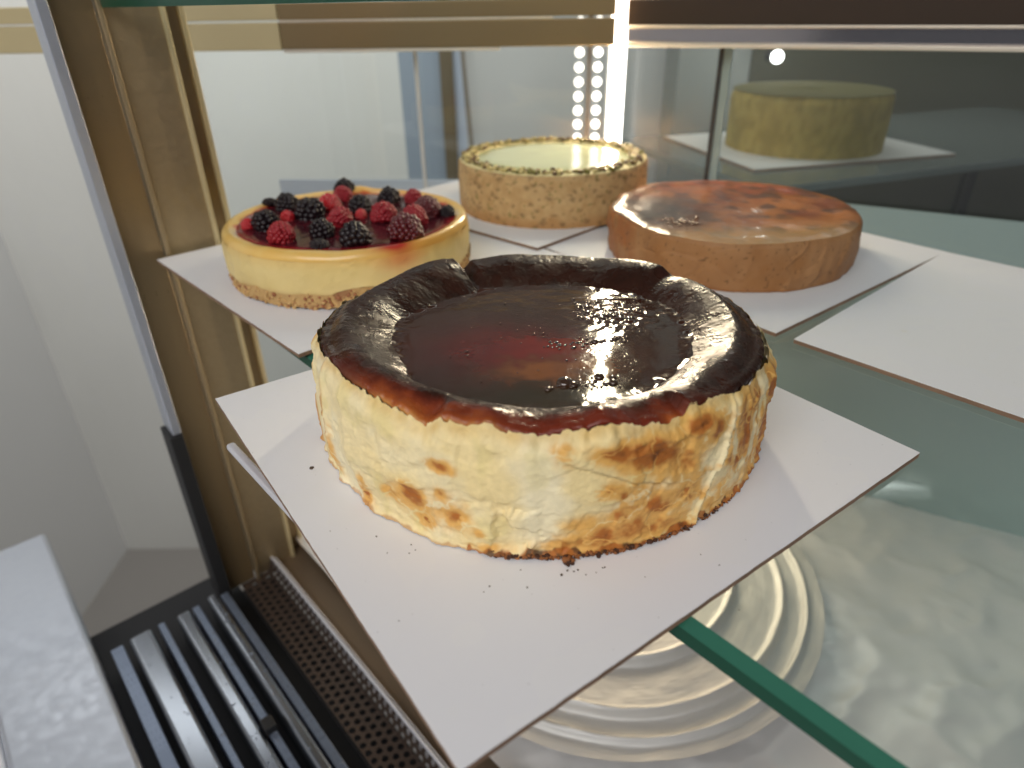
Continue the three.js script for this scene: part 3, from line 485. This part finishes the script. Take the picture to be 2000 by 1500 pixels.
// ------------------------------------------------------------------ berry cheesecake
const BX = -0.152, BZ = -0.627;
const bIn = ring([[155, .100], [121, .097], [93, .0960], [69, .1010], [42, .1035], [3, .1025], [-30, .0975], [-70, .092], [-110, .096], [-135, .100], [-157, .101], [180, .1]]);
{
  const t = thing('cheesecake', 'low yellow cheesecake topped with berries in dark red glaze, at left', 'cheesecake', [BX, 0, BZ]);
  const f = (lo, hi, color, seed, amp) => grid(360, 26, (u, v) => {
    const d = u * 360, h = lerp(lo(d), hi(d), v), s = d * RAD * 0.112;
    let r = 0.1115 + 0.0022 * Math.sin(clamp(h / 0.048) * Math.PI) + amp * (fbm(s * 120, h * 120, seed, 4) - 0.5) + 0.003 * (fbm(d * 0.03, 2, seed, 2) - 0.5);
    return { p: [BX + r * Math.cos(d * RAD), h, BZ + r * Math.sin(d * RAD)], c: color(d, h, s) };
  });
  const split = (d) => 0.0150 + 0.010 * (fbm(d * 0.09, 5, 3, 3) - 0.5) + 0.004 * gauss(dAng(d, 78) / 10) - 0.003 * gauss(dAng(d, 100) / 8);
  const bis = (d, h, s) => { const n = fbm(s * 170, h * 170, 4, 4); return mix3(mix3([0.52, 0.33, 0.13], [0.60, 0.38, 0.15], n), [0.24, 0.085, 0.04], sm(0.52, 0.75, fbm(s * 90, h * 70, 14, 3)) * (0.4 + 0.6 * gauss(dAng(d, 80) / 22))); };
  const bg = part(t, 'biscuit_base', f((d) => 0.0004 + 0.0016 * sm(.5, .7, noise(d * 0.4, 1)), (d) => split(d) + 0.0006, bis, 6, 0.0034), M({ vertexColors: true, roughness: 0.85 }));
  { const r = rng(314), gs = [[], []]; for (let i = 0; i < 760; i++) { const d = 360 * r(), z = 0.0006 + (split(d) - 0.001) * r(), q = 0.1112 + 0.0022 * Math.sin(clamp(z / 0.048) * Math.PI) - 0.0004, g = blob(0.0007 + 0.0016 * r() * r(), 1, r() * 60, 0.45); g.rotateY(r() * 6); g.translate(BX + q * Math.cos(d * RAD), Math.max(z, 0.0008), BZ + q * Math.sin(d * RAD)); gs[gauss(dAng(d, 80) / 22) * 0.7 + 0.25 > r() ? 1 : 0].push(g); }
    part(t, 'biscuit_crumb', mergeGeometries(gs[0]), M({ color: C(0.58, 0.37, 0.15), roughness: 0.85 })).userData.kind = 'stuff';
    part(t, 'biscuit_crumb', mergeGeometries(gs[1]), M({ color: C(0.34, 0.14, 0.06), roughness: 0.85 })).userData.kind = 'stuff'; }
  const body = (d, h, s) => { const n = fbm(s * 40, h * 60, 24, 3); let c = mix3([0.74, 0.56, 0.22], [0.80, 0.64, 0.30], n); c = mix3(c, [0.74, 0.42, 0.09], sm(0.030, 0.044, h + 0.006 * (n - 0.5)) * (0.35 + 0.5 * (1 - sm(30, 120, d < 200 ? d : 0)))); c = mix3(c, [0.62, 0.42, 0.17], 0.8 * (1 - sm(0.010, 0.017, h + 0.008 * (n - 0.5)))); c = mix3(c, [0.62, 0.18, 0.06], clamp(0.75 * gauss(Math.hypot(dAng(d, 56) / 9, (h - 0.038) / 0.010)))); return c; };
  part(t, 'cheese_side', f((d) => split(d), () => 0.0415, body, 2, 0.0026), P({ vertexColors: true, roughness: 0.45, specularIntensity: 0.6 }));
  const rim = grid(360, 22, (u, v) => {
    const d = u * 360, ri = bIn(d) - 0.002, ro = 0.1115 + 0.0022 * Math.sin(0.0415 / 0.048 * Math.PI) + 0.003 * (fbm(d * 0.03, 2, 2, 2) - 0.5), a = v * Math.PI * 0.5;
    const top = 0.0482 + 0.0018 * (fbm(d * 0.06, 4, 2, 3) - 0.5) + 0.003 * gauss(dAng(d, -95) / 6) + 0.001 * gauss(dAng(d, 10) / 25), rm = lerp(ri, ro, 0.55);
    let r, y; if (v < 0.45) { const s = v / 0.45; r = lerp(ri, rm, s); y = lerp(0.0448, top, Math.sin(s * Math.PI / 2)); } else { const s = (v - 0.45) / 0.55; r = rm + (ro - rm) * Math.sin(s * Math.PI / 2); y = 0.0414 + (top - 0.0414) * Math.cos(s * Math.PI / 2); }
    const x = r * Math.cos(d * RAD), z = r * Math.sin(d * RAD), n = fbm(x * 90, z * 90, 3, 3);
    y += 0.0006 * (fbm(x * 110, z * 110, 5, 3) - 0.5);
    let c = mix3([0.80, 0.47, 0.10], [0.80, 0.58, 0.21], n); c = mix3(c, [0.70, 0.33, 0.05], 0.8 * gauss(dAng(d, 45) / 24) + 0.6 * gauss(dAng(d, -70) / 40));
    c = mix3(c, [0.50, 0.035, 0.02], clamp((1 - sm(0.03, 0.22, v + 0.3 * (n - 0.5))) * 0.9 + 0.85 * gauss(dAng(d, 60) / 8) * (1 - sm(0.5, 0.95, v)) + 0.6 * gauss(dAng(d, 56) / 6) * sm(.3, .6, v)));
    return { p: [BX + x, y, BZ + z], c };
  });
  part(t, 'rim', rim, P({ vertexColors: true, roughness: 0.3, clearcoat: 0.35, clearcoatRoughness: 0.2 }));
  const glaze = grid(220, 40, (u, v) => { const d = u * 360, r = bIn(d) * v, x = r * Math.cos(d * RAD), z = r * Math.sin(d * RAD), n = fbm(x * 60, z * 60, 9, 3); return { p: [BX + x, 0.0462 + 0.0009 * (fbm(x * 70, z * 70, 3, 3) - 0.5) - 0.0006 * sm(0.9, 1, v), BZ + z], c: mix3(mix3([0.030, 0.006, 0.010], [0.075, 0.010, 0.016], n), [0.30, 0.012, 0.016], 0.8 * sm(0.88, 1.0, v)) }; });
  part(t, 'berry_glaze', glaze, P({ vertexColors: true, roughness: 0.13, specularIntensity: 0.5 }));
}
function berryGeo(seed, dr, rows, flat) {   // unit berry: radius 1 across, tip up
  const r = rng(seed), gs = [new THREE.SphereGeometry(0.80, 14, 10).scale(1, flat, 1)];
  gs[0].deleteAttribute('uv');
  for (let j = 0; j < rows; j++) { const a = lerp(-0.5, Math.PI / 2 - 0.12, j / (rows - 1)), rr = 0.84 * Math.cos(a), n = Math.max(1, Math.round(Math.PI * 2 * rr / (dr * 1.62))); for (let i = 0; i < n; i++) { const b = (i + (j % 2) * 0.5 + 0.2 * (r() - 0.5)) / n * Math.PI * 2, s = dr * (0.92 + 0.2 * r()); const g = new THREE.SphereGeometry(s * (0.85 + 0.3 * r()), 8, 6); g.deleteAttribute('uv'); const k = 0.92 + 0.16 * r(), a2 = a + 0.1 * (r() - 0.5), sq = 1 + 0.12 * Math.sin(b * 2 + seed); g.translate(rr * k * sq * Math.cos(b), 0.84 * k * flat * Math.sin(a2), rr * k * Math.sin(b)); gs.push(g); } }
  return mergeGeometries(gs);
}
const raspG = [1, 2, 3].map((s) => berryGeo(s, 0.20, 9, 1.08)), blackG = [4, 5, 6].map((s) => berryGeo(s, 0.27, 6, 1.1));
const raspM = P({ color: C(0.30, 0.010, 0.018), roughness: 0.42, sheen: 0.4, sheenColor: C(0.5, 0.08, 0.10), sheenRoughness: 0.5 });
const redM = P({ color: C(0.50, 0.010, 0.016), roughness: 0.25, clearcoat: 0.5, clearcoatRoughness: 0.15 });
const dkM = P({ color: C(0.10, 0.006, 0.010), roughness: 0.3, clearcoat: 0.3, clearcoatRoughness: 0.12 });
const blackM = P({ color: C(0.012, 0.006, 0.008), roughness: 0.38, specularIntensity: 0.7, clearcoat: 0.15, clearcoatRoughness: 0.15 });
const berries = [
  ['b', -0.087, -0.048, .0085, 'flattened dark blackberry at the far left back of the berry cheesecake'],
  ['b', -0.066, -0.035, .0125, 'round blackberry second from the left back edge of the berry cheesecake'],
  ['b', -0.036, -0.004, .0150, 'large purple-black blackberry left of the bright red raspberry'],
  ['R', -0.024, -0.033, .0120, 'bright wet red raspberry near the back middle of the glaze'],
  ['b', -0.023, -0.097, .0120, 'rearmost blackberry peeking over a raspberry by the far rim'],
  ['r', -0.018, -0.066, .0115, 'red raspberry sitting in front of the rearmost blackberry'],
  ['b', 0.009, -0.021, .0125, 'tall blackberry in the middle with a red berry at its foot'],
  ['b', 0.031, -0.054, .0125, 'lone blackberry by the far rim right of the middle'],
  ['r', 0.036, 0.010, .0140, 'large matt raspberry right of the middle, standing alone'],
  ['r', 0.056, -0.054, .0105, 'raspberry at the right back beside the dark red one'],
  ['d', 0.075, -0.006, .0145, 'dark wine-red berry at the right between two raspberries'],
  ['r', 0.066, 0.020, .0135, 'raspberry behind the big glossy one at the front right'],
  ['d', 0.064, 0.066, .0170, 'biggest glossy dark raspberry at the front right of the glaze'],
  ['b', 0.094, -0.003, .0075, 'small pointed blackberry at the right rim'],
  ['r', -0.001, 0.024, .0135, 'matt raspberry in the middle behind the front blackberries'],
  ['b', -0.010, 0.056, .0120, 'blackberry left of the front middle with brownish top'],
  ['r', -0.042, 0.067, .0135, 'matt pink raspberry alone at the front left'],
  ['b', -0.067, 0.030, .0135, 'blackberry behind the front left raspberry with red pieces beside it'],
  ['R', -0.084, 0.028, .0070, 'small red berry piece at the left rim of the glaze'],
  ['b', 0.023, 0.077, .0145, 'glossy blackberry at the front middle of the glaze'],
  ['b', -0.006, 0.085, .0085, 'low sunken blackberry at the very front by the rim'],
  ['R', 0.013, 0.000, .0065, 'small red berry piece at the foot of the tall middle blackberry'],
  ['R', -0.055, 0.004, .0075, 'bright red berry piece between the left blackberries'],
];
berries.forEach(([k, x, z, size, label], i) => {
  const bl = k === 'b', m = mesh(numbered(bl ? 'blackberry' : 'raspberry'), (bl ? blackG : raspG)[i % 3], bl ? blackM : k === 'R' ? redM : k === 'd' ? dkM : raspM, scene);
  const r = rng(i + 60), s = size * 0.88; m.scale.set(s * 0.98, s * (i === 20 || i === 0 ? 0.6 : 0.95), s * 0.98); m.position.set(BX + x, 0.0462 + s * 0.34 * (i === 20 ? 0.4 : 1), BZ + z); m.rotation.set((r() - 0.5) * 0.9, r() * 6, (r() - 0.5) * 0.9);
  m.userData = { label, category: bl ? 'blackberry' : 'raspberry', group: bl ? 'blackberries on the berry cheesecake' : 'raspberries on the berry cheesecake' };
});

// ------------------------------------------------------------------ pistachio cake
{
  const PX = 0.053, PZ = -0.832, R = 0.112, H = 0.056, y0 = 0.0036;
  const t = thing('pistachio_cake', 'tall tan crumb-sided cake with pale green top and nut ring, at the back', 'cake', [PX, y0, PZ]);
  const side = tex(2048, 256, (u, v) => {
    const s = u * 360 * RAD * R, h = v * H; let c = mix3([0.46, 0.27, 0.105], [0.64, 0.43, 0.21], fbm(s * 170, h * 170, 3, 4));
    c = mix3(c, [0.42, 0.20, 0.065], 0.7 * (1 - sm(0.004, 0.016, h + 0.01 * (fbm(s * 60, 2, 2, 2) - 0.5))));
    const q = voro((s + 0.004 * (fbm(s * 200, h * 200, 44, 2) - 0.5)) / 0.0095, (h + 0.004 * (fbm(s * 200, h * 200, 45, 2) - 0.5)) / 0.0085, 31), e = 0.08 + 0.34 * h3(Math.floor(q.id * 1e6), 7, 7); c = mix3(c, q.id > 0.5 ? [0.13, 0.07, 0.025] : [0.20, 0.10, 0.04], q.id > 0.34 ? (1 - sm(e * 0.2, e * 1.7, Math.hypot(q.cx + 0.5 * (fbm(s * 300, h * 300, 8, 2) - 0.5), q.cy * 1.3 + 0.5 * (fbm(s * 300, h * 300, 28, 2) - 0.5)))) * 0.6 : 0);
    c = mix3(c, [0.18, 0.16, 0.04], 0.6 * sm(0.72, 0.8, fbm(s * 240, h * 240, 12, 2))); return c;
  }, true);
  const sideP = (d, h, seed = 3) => { const s = d * RAD * R; return R + 0.0013 * (fbm(s * 190, h * 150, seed, 3) - 0.5) + 0.0012 * Math.sin(h / H * Math.PI) + 0.002 * (fbm(d * 0.03, 6, 2, 2) - 0.5); };
  part(t, 'crumb_shell', grid(400, 40, (u, v) => { const d = u * 360, h = v * H, r = sideP(d, h) - 0.0016 * sm(0.94, 1, v); return { p: [PX + r * Math.cos(d * RAD), y0 + h, PZ + r * Math.sin(d * RAD)], uv: [u, v] }; }), M({ map: side, roughness: 0.8, bumpMap: side, bumpScale: 0.0004 }));
  part(t, 'crumb_rim', grid(400, 12, (u, v) => { const d = u * 360, r = lerp(0.089, sideP(d, H) - 0.0016, v), n = fbm(d * 0.5, v * 4, 2, 3); return { p: [PX + r * Math.cos(d * RAD), y0 + H - 0.0005 + 0.0022 * Math.sin(v * Math.PI) * (0.5 + n) - 0.001 * (1 - v), PZ + r * Math.sin(d * RAD)], c: mix3([0.62, 0.50, 0.22], [0.74, 0.64, 0.36], n) }; }), M({ vertexColors: true, roughness: 0.7 }));
  part(t, 'pistachio_cream', grid(160, 20, (u, v) => { const d = u * 360, r = 0.0915 * v, x = r * Math.cos(d * RAD), z = r * Math.sin(d * RAD); return { p: [PX + x, y0 + H - 0.0008 + 0.0012 * sm(1, 0.8, v) + 0.0005 * (fbm(x * 40, z * 40, 2, 2) - 0.5), PZ + z] }; }), P({ color: C(0.62, 0.64, 0.36), roughness: 0.16, clearcoat: 0.7, clearcoatRoughness: 0.08 }), 'smooth pale green glossy top');
  const r = rng(9), mats = [[C(0.20, 0.17, 0.035), 'green'], [C(0.36, 0.25, 0.09), 'tan'], [C(0.12, 0.055, 0.022), 'brown'], [C(0.60, 0.48, 0.20), 'pale']];
  mats.forEach(([c], k) => {
    const gs = []; for (let i = 0; i < 170; i++) { const d = 360 * r(), q = 0.0995 + 0.010 * (r() + r() - 1), s = 0.0012 + 0.0032 * r() * r() * (Math.sin(d * RAD) > 0 ? 1 : 0.75); const g = blob(s, 1, r() * 40, 0.5); g.scale(1.25, 0.8, 0.9); g.rotateY(r() * 6); g.rotateX(0.6 * (r() - 0.5)); g.translate(PX + q * Math.cos(d * RAD), y0 + H + 0.0018 + 0.001 * r(), PZ + q * Math.sin(d * RAD)); gs.push(g); }
    const m = part(t, 'chopped_pistachio', mergeGeometries(gs), M({ color: c, roughness: 0.6 })); m.userData.kind = 'stuff';
  });
}

// ------------------------------------------------------------------ brown caramel cake
{
  const QX = 0.218, QZ = -0.654, R = 0.119, H = 0.0425;
  const t = thing('caramel_cake', 'brown cake with mottled orange caramelised top and creased sides, at right', 'cake', [QX, 0, QZ]);
  const top = (d) => H + 0.0030 * (fbm(d * 0.05, 3, 1, 2) - 0.5) + 0.002 * gauss(dAng(d, 165) / 14);
  const rad = (d, h) => { const s = d * RAD * R, v = voro((s + 0.012 * (fbm(s * 50, h * 60, 3, 3) - 0.5)) / 0.030, (h + 0.3 * s + 0.012 * (fbm(s * 50, h * 60, 8, 3) - 0.5)) / 0.026, 71); return R - 0.002 + (v.id - 0.5) * 0.0026 * sm(0, 0.22, v.f2 - v.f1) + 0.0036 * (fbm(s * 46, h * 14 + s * 9, 4, 3) - 0.5) + 0.0008 * (fbm(s * 160, h * 160, 4, 3) - 0.5) + 0.0014 * Math.sin(h / H * Math.PI); };
  part(t, 'cake_side', grid(600, 44, (u, v) => {
    const d = u * 360, h = v * top(d), r = rad(d, h) - 0.002 * sm(0.92, 1, v), s = d * RAD * R, n = fbm(s * 55, h * 45, 2, 4);
    let c = mix3([0.29, 0.125, 0.046], [0.45, 0.235, 0.105], n); c = mix3(c, [0.36, 0.15, 0.045], 0.55 * sm(0.45, 0.8, fbm(s * 50, h * 40, 12, 4))); c = mix3(c, [0.34, 0.12, 0.04], 0.85 * sm(146, 158, d < 230 ? d : 0) * sm(0.35, 0.6, fbm(s * 120, h * 80, 2, 3)));
    c = mix3(c, [0.30, 0.12, 0.04], 0.7 * (1 - sm(0.0008, 0.0035, h + 0.003 * (n - 0.5)))); c = mix3(c, [0.14, 0.07, 0.03], 0.7 * sm(0.84, 0.9, noise(s * 420, h * 420, 3)));
    return { p: [QX + r * Math.cos(d * RAD), Math.max(h, 0.0003), QZ + r * Math.sin(d * RAD)], c };
  }), P({ vertexColors: true, roughness: 0.55, specularIntensity: 0.5 }));
  part(t, 'caramelised_top', grid(500, 70, (u, v) => {
    const d = u * 360, rt = rad(d, top(d)) - 0.0018, r = rt * (v < 0.93 ? v / 0.93 : 1) , x = r * Math.cos(d * RAD), z = r * Math.sin(d * RAD), n = fbm(x * 34 + 7, z * 34, 4, 4), n2 = fbm(x * 110, z * 110, 6, 3);
    let y = top(d) * 0.65 + H * 0.35; y = lerp(H, top(d), sm(0.5, 0.93, v)) + 0.0030 * (fbm(x * 38, z * 38, 5, 4) - 0.5) * sm(0, 0.1, 0.95 - v) + 0.0012 * Math.sin(clamp((v - 0.75) / 0.18) * Math.PI); if (v > 0.93) y = top(d) - 0.0022 * (v - 0.93) / 0.07;
    let c = mix3([0.22, 0.042, 0.006], [0.42, 0.135, 0.020], sm(0.3, 0.7, n)); const left = gauss(Math.hypot((x + 0.085) / 0.055, (z - 0.01) / 0.07));
    c = mix3(c, [0.035, 0.014, 0.012], clamp(1.3 * left)); c = mix3(c, [0.07, 0.020, 0.010], 0.85 * sm(0.48, 0.68, fbm(x * 55, z * 55, 17, 4))); c = mix3(c, [0.36, 0.07, 0.012], 0.6 * sm(-0.02, -0.08, z) * sm(0.4, 0.6, n2));
    c = mix3(c, [0.46, 0.27, 0.10], 0.75 * sm(0.045, 0.095, z) * (1 - clamp(left)) ); c = mix3(c, [0.50, 0.26, 0.08], sm(0.9, 1, v) * 0.6);
    return { p: [QX + x, y, QZ + z], c, uv: [x / 0.2, z / 0.2] };
  }), P({ vertexColors: true, roughness: 0.28, bumpMap: poolBump, bumpScale: 0.0007, specularIntensity: 0.9, clearcoat: 0.5, clearcoatRoughness: 0.12 }));
  const r = rng(88), gs = [], gr = () => (r() + r() + r() - 1.5) * 1.1; for (let i = 0; i < 60; i++) { const s = 0.0007 + 0.0016 * r() * r(), g = new THREE.SphereGeometry(s, 9, 6); g.scale(1, 0.7, 1); g.translate(QX - 0.062 + 0.020 * gr(), H + 0.0006, QZ + 0.050 + 0.017 * gr()); gs.push(g); }
  const m = part(t, 'caramel_bubble', mergeGeometries(gs), P({ color: C(0.20, 0.09, 0.04), roughness: 0.1, clearcoat: 1 })); m.userData.kind = 'stuff';
}

// ------------------------------------------------------------------ seen through the right-hand glass
{
  const sh = thing('back_shelf', 'pale shelf behind the right-hand glass carrying a yellow cake', 'shelf', [0.7, -0.03, -1.28]);
  part(sh, 'top', box(0.95, 0.012, 0.42, 0.72, -0.0096, -1.27, 0.35, 0.002), M({ color: C(0.16, 0.19, 0.18), roughness: 0.12, metalness: 0.2 }));
  part(sh, 'bracket', box(0.02, 1.5, 0.02, 0.9, -0.77, -1.33), steelDark);
  const b = thing('cake_board', 'blurred white board under the yellow cake behind the glass', 'cake board', [0.50, -0.0034, -1.2], 0.25); mesh('core', box(0.36, 0.003, 0.30, 0, 0.0016, 0), boardBrown, b); mesh('white_face', box(0.36, 0.0004, 0.30, 0, 0.0034, 0), M({ color: C(0.6, 0.6, 0.57), roughness: 0.5 }), b);
  const y = thing('yellow_cake', 'blurred tall yellow sponge cake seen through the right-hand glass', 'cake', [0.50, 0, -1.19]);
  part(y, 'sponge', grid(120, 20, (u, v) => { const d = u * 360, r = 0.125 + 0.002 * (fbm(d * 0.1, v * 5, 3, 3) - 0.5) - 0.004 * sm(0.9, 1, v), n = fbm(d * 0.3, v * 6, 5, 3); return { p: [0.50 + r * Math.cos(d * RAD), 0.0003 + v * 0.088, -1.19 + r * Math.sin(d * RAD)], c: mix3([0.28, 0.21, 0.05], [0.40, 0.31, 0.08], sm(0.3, 0.7, n)) }; }), M({ vertexColors: true, roughness: 0.7 }));
  part(y, 'frosting', grid(100, 8, (u, v) => { const d = u * 360, r = 0.1235 * v; return { p: [0.50 + r * Math.cos(d * RAD), 0.0888 + 0.002 * (fbm(d * 0.1, v * 3, 2, 2)) * (1 - sm(0.9, 1, v)), -1.19 + r * Math.sin(d * RAD)] }; }), M({ color: C(0.11, 0.10, 0.03), roughness: 0.95 }));
}

// ------------------------------------------------------------------ beneath the shelf: round tray in crumpled film
{
  const TX = 0.121, TZ = -0.642, Y = -0.42;
  const t = thing('round_tray', 'large round silvery tray with raised rings under the glass shelf', 'tray', [TX, Y, TZ]);
  const silver = M({ color: C(0.64, 0.63, 0.60), metalness: 0.6, roughness: 0.62, bumpMap: tex(512, 512, (u, v) => 0.6 * fbm(u * 20, v * 20, 3, 4) + 0.4 * fbm(u * 110, v * 110, 6, 3)), bumpScale: 0.0012 });
  const bead = (r, c, w, a) => a * gauss((r - c) / w);
  part(t, 'dish', grid(260, 110, (u, v) => { const d = u * 360, r = 0.262 * v, q = r + 0.004 * (fbm(Math.cos(d * RAD) * 3, Math.sin(d * RAD) * 3, 3, 3) - 0.5); const y = Y + 0.012 + bead(q, 0.155, 0.0035, 0.007) + bead(q, 0.213, 0.0035, 0.007) + bead(q, 0.241, 0.003, 0.008) - 0.006 * sm(0.155, 0.158, q) - 0.006 * sm(0.213, 0.216, q) + 0.0035 * (fbm(d * 0.12, r * 60, 4, 3) - 0.5) * sm(0.1, 0.2, r); return { p: [TX + r * Math.cos(d * RAD), y, TZ + r * Math.sin(d * RAD)] }; }), silver);
  const foilG = new THREE.PlaneGeometry(1.25, 1.0, 260, 210); foilG.rotateX(-Math.PI / 2); { const p = foilG.attributes.position; for (let i = 0; i < p.count; i++) { const x = p.getX(i), z = p.getZ(i), a = fbm(x * 7 + 3, z * 7, 1, 3), b = Math.abs(fbm(x * 16, z * 16, 5, 3) - 0.5) * 2; p.setY(i, 0.016 * a + 0.005 * (1 - b) * (1 - b)); } foilG.computeVertexNormals(); }
  const c = uw(0.10, 0.565, -0.452); foilG.rotateY(TURN + Math.PI / 2); foilG.translate(...c);
  const foil = mesh('foil_sheet', foilG, M({ color: C(0.78, 0.77, 0.76), metalness: 0.5, roughness: 0.42 }), scene); foil.userData = { label: 'crumpled silvery foil lining the case floor under the tray', category: 'foil' };
  const cable = thing('earth_cable', 'short green and yellow striped wire at the foot of the case', 'cable', [-0.006, -0.43, -0.36]);
  const cv = new THREE.CatmullRomCurve3([[-0.020, -0.425, -0.372], [-0.004, -0.421, -0.366], [0.010, -0.424, -0.355], [0.022, -0.43, -0.335]].map((q) => new THREE.Vector3(...q)));
  part(cable, 'green_sheath', new THREE.TubeGeometry(cv, 40, 0.0032, 8), M({ color: C(0.03, 0.22, 0.05), roughness: 0.4 }));
  const off = cv.getPoints(30).map((p) => p.clone().add(new THREE.Vector3(0.0012, 0.0016, 0.0008)));
  part(cable, 'yellow_stripe', new THREE.TubeGeometry(new THREE.CatmullRomCurve3(off), 40, 0.0018, 8), M({ color: C(0.62, 0.50, 0.03), roughness: 0.4 }));
}

renderer.render(scene, camera);
